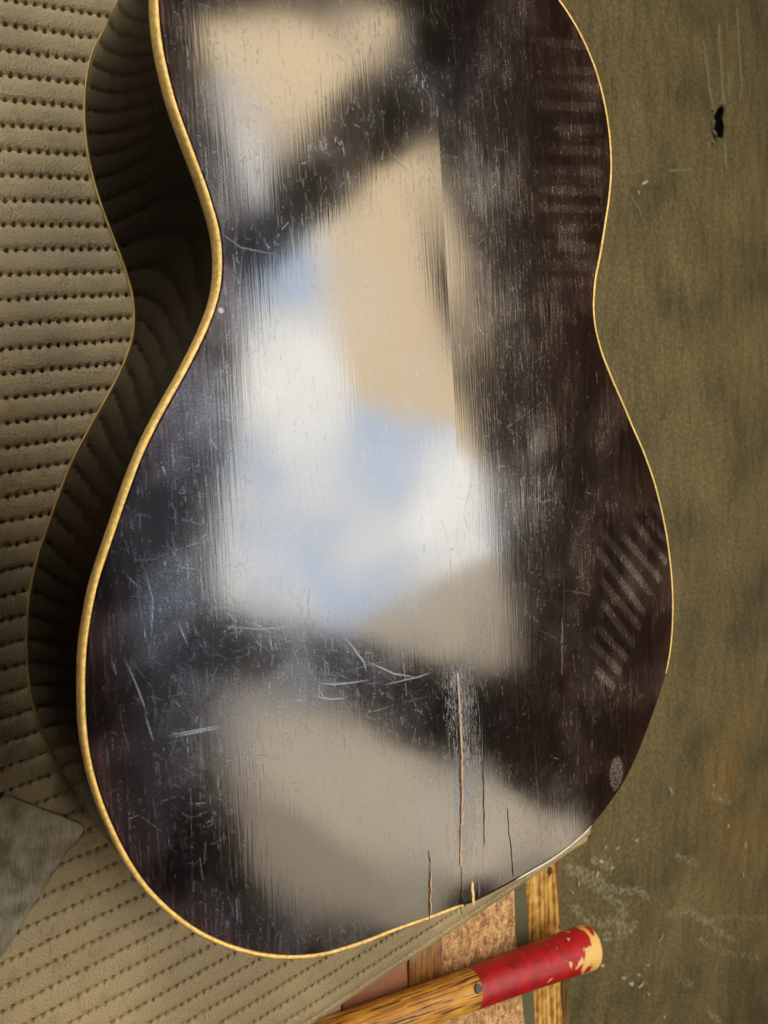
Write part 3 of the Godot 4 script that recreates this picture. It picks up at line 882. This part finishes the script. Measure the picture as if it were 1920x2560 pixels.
func floor_texture() -> ImageTexture:
	var w := 900
	var h := 1912
	var a := grey(noise(FastNoiseLite.TYPE_SIMPLEX_SMOOTH, 0.006, 101, 5), w, h)
	var b := grey(noise(FastNoiseLite.TYPE_SIMPLEX, 0.13, 102, 5), w, h)
	var s := grey(noise(FastNoiseLite.TYPE_SIMPLEX, 0.16, 103, 3), w, 300, w, h)
	var scuff := PackedFloat32Array()
	scuff.resize(w * h)
	for line in [
		PackedFloat32Array([1.2168, 0.7757, 1.2603, 0.8044, 1.3102, 0.8423, 1.3620, 0.8851, 1.4048, 0.9190, 1.4104, 0.9418]),
		PackedFloat32Array([1.2264, 0.7817, 1.2899, 0.8095, 1.3409, 0.8479, 1.3937, 0.8807, 1.4483, 0.8934, 1.5052, 0.9319]),
		PackedFloat32Array([1.2365, 0.8638, 1.2807, 0.9076, 1.3262, 0.9323, 1.3836, 0.9438, 1.4161, 0.9718, 1.3891, 0.9665, 1.4162, 0.9824, 1.4491, 0.9718]),
		PackedFloat32Array([1.6959, 1.0320, 1.7765, 1.0929, 1.8539, 1.1465]),
		PackedFloat32Array([1.2947, 0.7805, 1.3406, 0.8033, 1.3667, 0.8243]),
		PackedFloat32Array([1.5992, 0.8523, 1.6877, 0.9029]),
		PackedFloat32Array([1.7514, 0.7412, 1.8344, 0.7856]),
		PackedFloat32Array([1.6900, 1.0839, 1.8259, 1.1692, 1.9733, 1.2324]),
		PackedFloat32Array([1.5644, 0.9831, 1.6571, 1.0083, 1.7223, 1.0519, 1.8601, 1.0838, 2.0025, 1.1372]),
		PackedFloat32Array([1.6027, 1.1523, 1.6786, 1.1952]),
		PackedFloat32Array([1.3418, 0.9648, 1.3628, 0.9752]),
		PackedFloat32Array([1.7386, 1.2838, 1.7936, 1.3406]),
	]:
		var p := pairs(line)
		for k in p.size() - 1:
			for j in 60:
				var q := p[k].lerp(p[k + 1], j / 60.0)
				var wob := Vector2(rng.randfn(0, 0.005), rng.randfn(0, 0.005))
				var cx := int((q.x + wob.x - FX0) / FW * w)
				var cy := int((q.y + wob.y - FZ0) / FH * h)
				for y in range(cy - 4, cy + 5):
					for x in range(cx - 4, cx + 5):
						if x < 0 or y < 0 or x >= w or y >= h: continue
						var f := clampf(1.0 - Vector2(x - cx, y - cy).length() / 4.5, 0.0, 1.0) * 0.20
						scuff[y * w + x] = minf(scuff[y * w + x] + f, 0.62)
	# fine scratches and grit
	for k in 420:
		var c := Vector2(rng.randf() * w, rng.randf() * h)
		var an := rng.randfn(PI / 2, 0.7)
		var l := rng.randf_range(4.0, 34.0)
		var bend := rng.randfn(0.0, 0.02)
		var fs := rng.randf_range(0.12, 0.5)
		for j in int(l):
			c += Vector2.from_angle(an)
			an += bend
			if c.x < 0 or c.y < 0 or c.x >= w or c.y >= h: break
			var i := int(c.y) * w + int(c.x)
			scuff[i] = maxf(scuff[i], fs)
	for k in 2600:
		var i := int(rng.randf() * h) * w + int(rng.randf() * w)
		scuff[mini(i, w * h - 1)] = rng.randf_range(0.15, 0.7)
	var out := PackedByteArray()
	out.resize(w * h * 3)
	for y in h:
		for x in w:
			var i := y * w + x
			var t := clampf((a[i] / 255.0 - 0.5) * 0.55 + 0.5 + (b[i] / 255.0 - 0.5) * 0.85 + (s[i] / 255.0 - 0.5) * 0.06, 0.0, 1.0)
			var c := Color(0.285, 0.242, 0.132).lerp(Color(0.49, 0.412, 0.245), t)
			var pos := Vector2(FX0 + (x + 0.5) / w * FW, FZ0 + (y + 0.5) / h * FH)
			var rust := clampf(1.0 - pos.distance_to(Vector2(1.86, 0.76)) / 0.28, 0.0, 1.0) * clampf(a[i] / 255.0 * 2.0 - 0.4, 0.0, 1.0)
			c = c.lerp(Color(0.50, 0.33, 0.11), rust * 0.45)
			var smudge := clampf(1.0 - a[i] / 255.0 * 2.6, 0.0, 1.0)
			c = c.lerp(Color(0.2, 0.18, 0.12), smudge * 0.28)
			var k := scuff[i] * clampf(b[i] / 255.0 * 2.4 - 0.5, 0.1, 1.0)
			c = c.lerp(Color(0.66, 0.62, 0.50), k * 0.8)
			if b[i] > 196: c = c.lerp(Color(0.6, 0.54, 0.36), (b[i] - 196) / 100.0)
			out[i * 3] = int(c.r * 255)
			out[i * 3 + 1] = int(c.g * 255)
			out[i * 3 + 2] = int(c.b * 255)
	return tex(w, h, out, Image.FORMAT_RGB8)

const SHAVINGS := [
	"wood shaving on the floor just past the guitar's tail corner",
	"pale fleck of wood right of the shaving at the tail corner",
	"upright shaving in the cluster below the guitar's tail corner",
	"long thin shaving lying above the pine rail's bark edge",
	"dark shaving lowest in the cluster below the tail corner",
	"shaving beside the bark edge level with the scuff's start",
	"small chip touching the bark edge of the pine rail",
	"orange chip in the rust stained patch of the floor",
	"lone pale crumb right of the painted handle end",
	"chip tucked under the lower corner of the painted handle end",
	"short shaving at the left of the bottom cluster",
	"curled shaving at the middle of the bottom cluster",
	"shaving topmost of the bottom cluster right of the handle",
	"bent shaving right of the curled one in the bottom cluster",
	"orange brown sliver below the bottom cluster",
	"crumb closest to the bottom edge of the floor",
	"small light speck above the shavings at the tail corner",
	"single speck at the top of the rust stained patch",
	"speck left of the rust stain beside the guitar's edge",
	"chip above the first white scuff near the pine rail",
	"slim shaving at the right of the rust stain",
	"round chip between the handle end and the white scuffs",
	"speck far right where the white scuffs fade out",
	"yellow chip on the floor between guitar and torn hole",
	"tan chip under the yellow one left of the torn hole",
]

func build_floor() -> void:
	var pit := pairs(PackedFloat32Array([1.7283, -0.9485, 1.7578, -0.9627, 1.7798, -0.9747, 1.7847, -0.9628, 1.7748, -0.9448, 1.7838, -0.9321, 1.7809, -0.8990, 1.7489, -0.8904, 1.7312, -0.8782, 1.7368, -0.9003, 1.7353, -0.9187, 1.7402, -0.9407]))
	var x0 := 1.66
	var x1 := 1.86
	var z0 := -1.04
	var z1 := -0.82
	var v := PackedVector3Array()
	var idx := PackedInt32Array()
	for b in [[-4.0, -4.0, x0, 4.0], [x1, -4.0, 6.0, 4.0], [x0, -4.0, x1, z0], [x0, z1, x1, 4.0]]:
		var at := v.size()
		for q in [Vector2(b[0], b[1]), Vector2(b[2], b[1]), Vector2(b[2], b[3]), Vector2(b[0], b[3])]: v.append(Vector3(q.x, 0, q.y))
		idx.append_array(PackedInt32Array([at, at + 1, at + 2, at, at + 2, at + 3]))
	# the torn hole: rays from its middle out to the frame of its square
	var mid := Vector2.ZERO
	for p in pit: mid += p
	mid /= pit.size()
	var rays := 48
	var throat := PackedVector3Array()
	var at := v.size()
	for k in rays:
		var dir := Vector2.from_angle(TAU * k / rays)
		var inner := 0.01
		for i in pit.size():
			var hit = Geometry2D.segment_intersects_segment(mid, mid + dir, pit[i], pit[(i + 1) % pit.size()])
			if hit != null: inner = maxf(inner, mid.distance_to(hit))
		var tx := ((x1 if dir.x > 0 else x0) - mid.x) / dir.x if absf(dir.x) > 1e-5 else 99.0
		var tz := ((z1 if dir.y > 0 else z0) - mid.y) / dir.y if absf(dir.y) > 1e-5 else 99.0
		var o := mid + dir * minf(tx, tz)
		var q := mid + dir * (inner + rng.randf() * 0.002)
		v.append(Vector3(o.x, 0, o.y))
		v.append(Vector3(q.x + dir.x * 0.003, 0.0, q.y + dir.y * 0.003))
		v.append(Vector3(q.x, -0.004, q.y))
		throat.append(Vector3(q.x + dir.x * 0.004, -0.0041, q.y + dir.y * 0.004))
		throat.append(Vector3(q.x + dir.x * 0.03, -0.16, q.y + dir.y * 0.03))
	for k in rays:
		for c in 2:
			var i := at + k * 3 + c
			var j := at + (k + 1) % rays * 3 + c
			idx.append_array(PackedInt32Array([i, j, j + 1, i, j + 1, i + 1]))
	for c in [Vector2(x0, z0), Vector2(x1, z0), Vector2(x1, z1), Vector2(x0, z1)]:   # close the corners the rays miss
		var best := -1
		var second := -1
		for k in rays:
			var p := v[at + k * 3]
			var dd := Vector2(p.x, p.z).distance_to(c)
			if best < 0 or dd < Vector2(v[best].x, v[best].z).distance_to(c):
				second = best
				best = at + k * 3
			elif second < 0 or dd < Vector2(v[second].x, v[second].z).distance_to(c):
				second = at + k * 3
		v.append(Vector3(c.x, 0, c.y))
		idx.append_array(PackedInt32Array([best, second, v.size() - 1]))
	# all upward faces the same way round
	for i in range(0, idx.size(), 3):
		var nn := (v[idx[i + 2]] - v[idx[i]]).cross(v[idx[i + 1]] - v[idx[i]])
		if nn.y < 0.0:
			var t := idx[i + 1]
			idx[i + 1] = idx[i + 2]
			idx[i + 2] = t
	var uv := PackedVector2Array()
	for p in v: uv.append(Vector2((p.x - FX0) / FW, (p.z - FZ0) / FH))
	var m := mat(Color(1, 1, 1), 0.78, 0.4)
	m.albedo_texture = floor_texture()
	m.heightmap_enabled = true
	m.heightmap_texture = tex(512, 512, grey(noise(FastNoiseLite.TYPE_SIMPLEX, 0.05, 105, 5), 512, 512, 0, 0, true), Image.FORMAT_L8)
	m.heightmap_scale = 1.0
	var f := part("floor", flat(v, idx, Vector3.UP, uv), m)
	f.position.y = FLOOR_Y
	tag(f, "dark olive stained concrete floor with a torn hole", "floor", "", "structure")
	part("hole_wall", surface(throat, grid_index(rays, 2, true, false)), mat(Color(0.018, 0.014, 0.009), 0.95, 0.1), f)
	# hole's bottom
	var low := part("ground", slab(rect(-4, -4, 6, 4), FLOOR_Y - 0.3, FLOOR_Y - 0.162, 0.001), mat(Color(0.008, 0.007, 0.005), 0.95))
	tag(low, "dark earth under the floor", "ground", "", "structure")
	var cm := mat(Color(0.18, 0.145, 0.07), 0.7, 0.3)
	for line in [
		PackedFloat32Array([1.6843, -1.1035, 1.7009, -1.0573, 1.7113, -1.0013, 1.7283, -0.9467]),
		PackedFloat32Array([1.7483, -1.1701, 1.7559, -1.1014, 1.7671, -1.0183, 1.7777, -0.9760]),
		PackedFloat32Array([1.8287, -1.2330, 1.8402, -1.1602, 1.8446, -1.1038, 1.8560, -1.0493, 1.8461, -1.0037]),
		PackedFloat32Array([1.7900, -1.0671, 1.7977, -1.0047]),
		PackedFloat32Array([1.7789, -0.8928, 1.7887, -0.8229]),
		PackedFloat32Array([1.7195, -0.8769, 1.7166, -0.8500]),
		PackedFloat32Array([1.8570, -0.9836, 1.8334, -0.9227]),
		PackedFloat32Array([1.4173, -0.6708, 1.4336, -0.6573, 1.4501, -0.6437, 1.4557, -0.6311]),
		PackedFloat32Array([1.5510, -0.7576, 1.6536, -0.7880]),
	]:
		var p := pairs(line)
		var path := PackedVector3Array()
		for k in p.size() - 1:
			for j in 9: path.append(Vector3(p[k].x, 0, p[k].y).lerp(Vector3(p[k + 1].x, 0, p[k + 1].y), j / 9.0) + Vector3(rng.randfn(0, 0.0014), rng.randf() * 0.001, 0))
		path.append(Vector3(p[p.size() - 1].x, 0, p[p.size() - 1].y))
		part("crease", tube(path, rng.randf_range(0.0026, 0.0046), 6, 0.8), cm, f)
	# torn, curled rim of the hole
	for k in 7:
		var e: Vector2 = pit[(k + 7) % pit.size()]
		var d := (e - mid).normalized()
		var rim := PackedVector3Array()
		for j in 5:
			var t := j / 4.0 - 0.5
			rim.append(Vector3(e.x + d.x * (0.010 + 0.003 * rng.randf()) - d.y * t * 0.02, 0.002 + 0.006 * rng.randf(), e.y + d.y * 0.010 + d.x * t * 0.02))
		part("torn_rim", tube(rim, rng.randf_range(0.003, 0.006), 5, 0.5), cm, f)
	# wood chips swept about
	var cps := pairs(PackedFloat32Array([1.3403, 0.7673, 1.3822, 0.7801, 1.3534, 0.7931, 1.3251, 0.7939, 1.3614, 0.8159, 1.2555, 0.8230, 1.2339, 0.8349, 1.8176, 0.8374, 1.5412, 1.0308, 1.3320, 1.0249, 1.4062, 1.0793, 1.4337, 1.0999, 1.4586, 1.0929, 1.4672, 1.1175, 1.4959, 1.1480, 1.5552, 1.2275, 1.4472, 0.7742, 1.7510, 0.7158, 1.5732, 0.6941, 1.3126, 0.8176, 1.8935, 0.9069, 1.4895, 1.0823, 1.8874, 0.9825, 1.4632, -0.7122, 1.4415, -0.6831]))
	for i in cps.size():
		var pts := PackedVector3Array()
		var an := rng.randf() * PI
		var l := rng.randf_range(0.006, 0.020) * (1.6 if i % 5 == 3 else 1.0)
		var bow := rng.randf_range(-0.004, 0.004)
		for k in 6:
			var t := k / 5.0 - 0.5
			pts.append(Vector3(cos(an) * t * l - sin(an) * bow * (1.0 - 4.0 * t * t), 0.002 + 0.003 * (1.0 - 4.0 * t * t), sin(an) * t * l + cos(an) * bow * (1.0 - 4.0 * t * t)))
		var cmesh := tube(pts, rng.randf_range(0.0018, 0.0042), 5, 0.4)
		var o := part("wood_chip", cmesh, chip_mats[i % chip_mats.size()])
		o.position = Vector3(cps[i].x, FLOOR_Y, cps[i].y)
		tag(o, SHAVINGS[i], "shaving", "wood shavings on the floor")

var chip_mats: Array[StandardMaterial3D] = []

func build_shed() -> void:
	# dark timber shed; the sky and the sunlit houses come in only through three gaps in its roof
	var dark := mat(Color(0.055, 0.045, 0.036), 0.9, 0.2)
	var roof := CSGBox3D.new()
	roof.name = "roof"
	roof.size = Vector3(7.2, 0.1, 8.2)
	roof.position = Vector3(-0.6, ROOF_Y + 0.05, 0)
	roof.material = dark
	add_child(roof, true)
	for hole in [[1.2380, -1.0896, 1.4592, -1.1803, 1.5406, -0.8908, 1.5808, -0.5814, 1.6607, -0.3051, 1.7399, -0.0347, 1.8077, 0.3813, 1.8296, 0.6389, 1.5158, 0.5919, 1.1728, 0.4573, 0.8945, 0.4010, 0.5569, 0.3035, 0.5428, 0.2234, 0.5574, -0.0182, 0.6026, -0.2625, 0.6502, -0.4514, 0.6991, -0.5961, 0.9156, -0.7935], [0.5188, -1.3075, 0.5118, -1.1751, 0.5753, -1.0651, 0.6536, -0.7524, 0.7063, -0.7695, 0.7611, -0.9451, 0.8447, -1.0072, 0.9199, -1.1257, 1.1856, -1.3931, 1.3649, -1.6436], [0.5737, 0.5597, 0.6749, 0.5344, 0.9358, 0.6377, 1.2099, 0.8019, 1.5404, 0.9201, 1.9407, 1.1442, 2.6456, 1.5058, 2.2619, 1.5632, 1.4795, 1.4982, 0.9406, 1.3372, 0.6931, 1.0862, 0.6244, 0.8655]]:
		var c := CSGPolygon3D.new()
		var poly := PackedVector2Array()
		for p in pairs(PackedFloat32Array(hole)): poly.append(p - Vector2(-0.6, 0))
		if Geometry2D.is_polygon_clockwise(poly): poly.reverse()
		c.polygon = poly
		c.depth = 0.6
		c.rotation.x = PI / 2
		c.position.y = -0.3
		c.operation = CSGShape3D.OPERATION_SUBTRACTION
		c.name = "roof_gap"
		c.material = dark
		roof.add_child(c, true)
	var wide := CSGBox3D.new()
	wide.name = "roof_gap"
	wide.size = Vector3(1.15, 0.6, 2.5)
	wide.position = Vector3(-0.82 + 0.6, 0, -1.85)
	wide.operation = CSGShape3D.OPERATION_SUBTRACTION
	wide.material = dark
	roof.add_child(wide, true)
	tag(roof, "dark shed roof with gaps that let the sky in", "roof", "", "structure")
	var hgt := ROOF_Y - FLOOR_Y
	for q in [[Vector3(-4.15, 0, 0), Vector3(0.1, hgt, 8.2)], [Vector3(2.95, 0, 0), Vector3(0.1, hgt, 8.2)], [Vector3(-0.6, 0, -4.05), Vector3(7.0, hgt, 0.1)], [Vector3(-0.6, 0, 4.05), Vector3(7.0, hgt, 0.1)]]:
		var b := BoxMesh.new()
		b.size = q[1] - Vector3(0, 0.004, 0)
		var o := part("wall", b, dark)
		o.position = q[0] + Vector3(0, FLOOR_Y + hgt / 2, 0)
		tag(o, "dark timber wall of the shed", "wall", "", "structure")
	# neighbouring houses outside, sunlit
	for q in [
		[[-11.0, -0.7, -0.07, -0.7, -0.07, 3.45, -0.55, 4.5, -0.98, 6.2, -1.9, 6.7, -2.95, 6.8, -4.1, 7.1, -4.5, 8.5, -5.7, 9.7, -7.0, 10.4, -8.7, 14.5, -11.0, 14.5], Color(0.49, 0.40, 0.28)],
		[[0.44, -0.7, 9.0, -0.7, 9.0, 12.0, 3.7, 11.3, 1.66, 7.0, 0.87, 5.07, 0.44, 3.4], Color(0.30, 0.267, 0.225)],
		[[2.75, 1.5, 9.2, 1.5, 9.2, 12.2, 4.9, 11.5, 4.0, 6.5], Color(0.17, 0.145, 0.115)]]:
		var zy := pairs(PackedFloat32Array(q[0]))
		var mesh := slab(zy, 0.0, 0.3, 0.01)
		var m := mat(q[1], 0.9, 0.2)
		var o := part("house_wall", mesh, m)
		# polygon x -> world z, polygon y -> world y, thickness -> world x
		o.transform = Transform3D(Basis(Vector3(0, 0, 1), Vector3(1, 0, 0), Vector3(0, 1, 0)), Vector3(3.6 if q[1].r > 0.2 else 3.45, 0, 0))
		tag(o, "sunlit plaster house wall outside", "wall", "", "structure")

func sky_picture() -> ImageTexture:
	# blue with broken white cloud
	var w := 768
	var h := 384
	var cl := noise(FastNoiseLite.TYPE_SIMPLEX_SMOOTH, 3.1, 7, 4)
	var im := Image.create(w, h, false, Image.FORMAT_RGBF)
	for y in h:
		var el := PI / 2 - (y + 0.5) / h * PI
		for x in w:
			var az := (x + 0.5) / w * TAU
			var d := Vector3(cos(el) * cos(az), sin(el), cos(el) * sin(az))
			var n := cl.get_noise_3d(d.x * 1.3, d.y * 1.6, d.z * 1.3)
			var k := smoothstep(-0.30, 0.05, n)
			var blue := Color(0.70, 0.82, 1.02).lerp(Color(0.84, 0.90, 1.0), pow(1.0 - clampf(sin(el), 0.0, 1.0), 3.0))
			var white := Color(1.30, 1.26, 1.17) * (0.88 + 0.35 * clampf(n * 2.0, -0.5, 0.6))
			im.set_pixel(x, y, blue.lerp(white, k))
	return ImageTexture.create_from_image(im)

func _ready() -> void:
	rng.seed = 20240611
	# ---------------- camera
	var cam := Camera3D.new()
	cam.name = "camera"
	add_child(cam, true)
	cam.transform = Transform3D(Basis(Vector3(0.8226, 0.5686, 0.0), Vector3(0.0103, -0.0150, -0.9998), Vector3(-0.5685, 0.8225, -0.0182)).orthonormalized(), Vector3(0, CAM_HEIGHT, 0))
	var att := CameraAttributesPhysical.new()
	att.frustum_focal_length = 17.81
	att.frustum_focus_distance = 0.33
	att.frustum_near = 0.02
	att.frustum_far = 100.0
	att.exposure_aperture = 15.0
	cam.attributes = att
	cam.current = true
	# ---------------- sky, exposure
	var env := Environment.new()
	env.background_mode = Environment.BG_SKY
	var sky := Sky.new()
	var pan := PanoramaSkyMaterial.new()
	pan.panorama = sky_picture()
	sky.sky_material = pan
	env.sky = sky
	env.tonemap_mode = Environment.TONE_MAPPER_LINEAR
	env.tonemap_exposure = 7.5
	env.sdfgi_enabled = true
	env.ssao_enabled = true
	env.ssil_enabled = true
	var we := WorldEnvironment.new()
	we.name = "world_environment"
	we.environment = env
	add_child(we, true)
	# ---------------- sun
	var sun := DirectionalLight3D.new()
	sun.name = "sun"
	sun.light_energy = 1.5
	sun.light_color = Color(1.0, 0.95, 0.86)
	sun.light_angular_distance = 0.5
	sun.shadow_enabled = true
	add_child(sun, true)
	sun.look_at_from_position(Vector3.ZERO, Vector3(0.80, -0.55, 0.22), Vector3.UP)
	# ---------------- scene
	outline = pairs(PackedFloat32Array([-0.1120, 0.1545, -0.1116, 0.1393, -0.1090, 0.1242, -0.1046, 0.1096, -0.0998, 0.0951, -0.0967, 0.0801, -0.0978, 0.0650, -0.1033, 0.0508, -0.1108, 0.0374, -0.1188, 0.0244, -0.1264, 0.0111, -0.1326, -0.0028, -0.1384, -0.0170, -0.1437, -0.0313, -0.1472, -0.0462, -0.1490, -0.0614, -0.1493, -0.0767, -0.1476, -0.0918, -0.1437, -0.1066, -0.1386, -0.1210, -0.1315, -0.1346, -0.1224, -0.1468, -0.1116, -0.1576, -0.0993, -0.1666, -0.0858, -0.1739, -0.0713, -0.1786, -0.0562, -0.1807, -0.0409, -0.1815, -0.0257, -0.1828, -0.0104, -0.1840, 0.0048, -0.1852, 0.0201, -0.1849, 0.0354, -0.1841, 0.0506, -0.1831, 0.0657, -0.1807, 0.0803, -0.1764, 0.0941, -0.1698, 0.1070, -0.1616, 0.1180, -0.1511, 0.1275, -0.1392, 0.1365, -0.1268, 0.1445, -0.1139, 0.1494, -0.0995, 0.1515, -0.0843, 0.1515, -0.0690, 0.1497, -0.0539, 0.1465, -0.0389, 0.1417, -0.0244, 0.1358, -0.0103, 0.1284, 0.0030, 0.1198, 0.0157, 0.1113, 0.0284, 0.1028, 0.0412, 0.0954, 0.0545, 0.0917, 0.0692, 0.0936, 0.0842, 0.0988, 0.0986, 0.1038, 0.1131, 0.1085, 0.1276, 0.1117, 0.1426, 0.1120, 0.1578, 0.1097, 0.1729, 0.1047, 0.1873, 0.0963, 0.1999, 0.0851, 0.2103, 0.0720, 0.2182, 0.0581, 0.2245, 0.0437, 0.2297, 0.0288, 0.2330, 0.0137, 0.2349, -0.0016, 0.2353, -0.0169, 0.2346, -0.0320, 0.2324, -0.0468, 0.2287, -0.0611, 0.2232, -0.0749, 0.2167, -0.0876, 0.2083, -0.0983, 0.1975, -0.1060, 0.1843, -0.1103, 0.1697]))
	var fine := PackedVector2Array()
	for i in outline.size():
		var n := outline.size()
		for s in 4:
			fine.append(outline[i].cubic_interpolate(outline[(i + 1) % n], outline[(i + n - 1) % n], outline[(i + 2) % n], s / 4.0))
	outline = fine
	# the list may run either way round: out_at() needs outward normals
	if out_at(0).dot(outline[0]) < 0.0: outline.reverse()
	skin_noise.frequency = 0.05
	for c in [Color(0.42, 0.34, 0.18), Color(0.5, 0.36, 0.16), Color(0.33, 0.3, 0.2), Color(0.55, 0.44, 0.26)]: chip_mats.append(mat(c, 0.8, 0.3))
	build_shed()
	build_floor()
	build_bench()
	build_mat()
	paint_back()
	build_guitar()
	build_blade()
	build_handle()
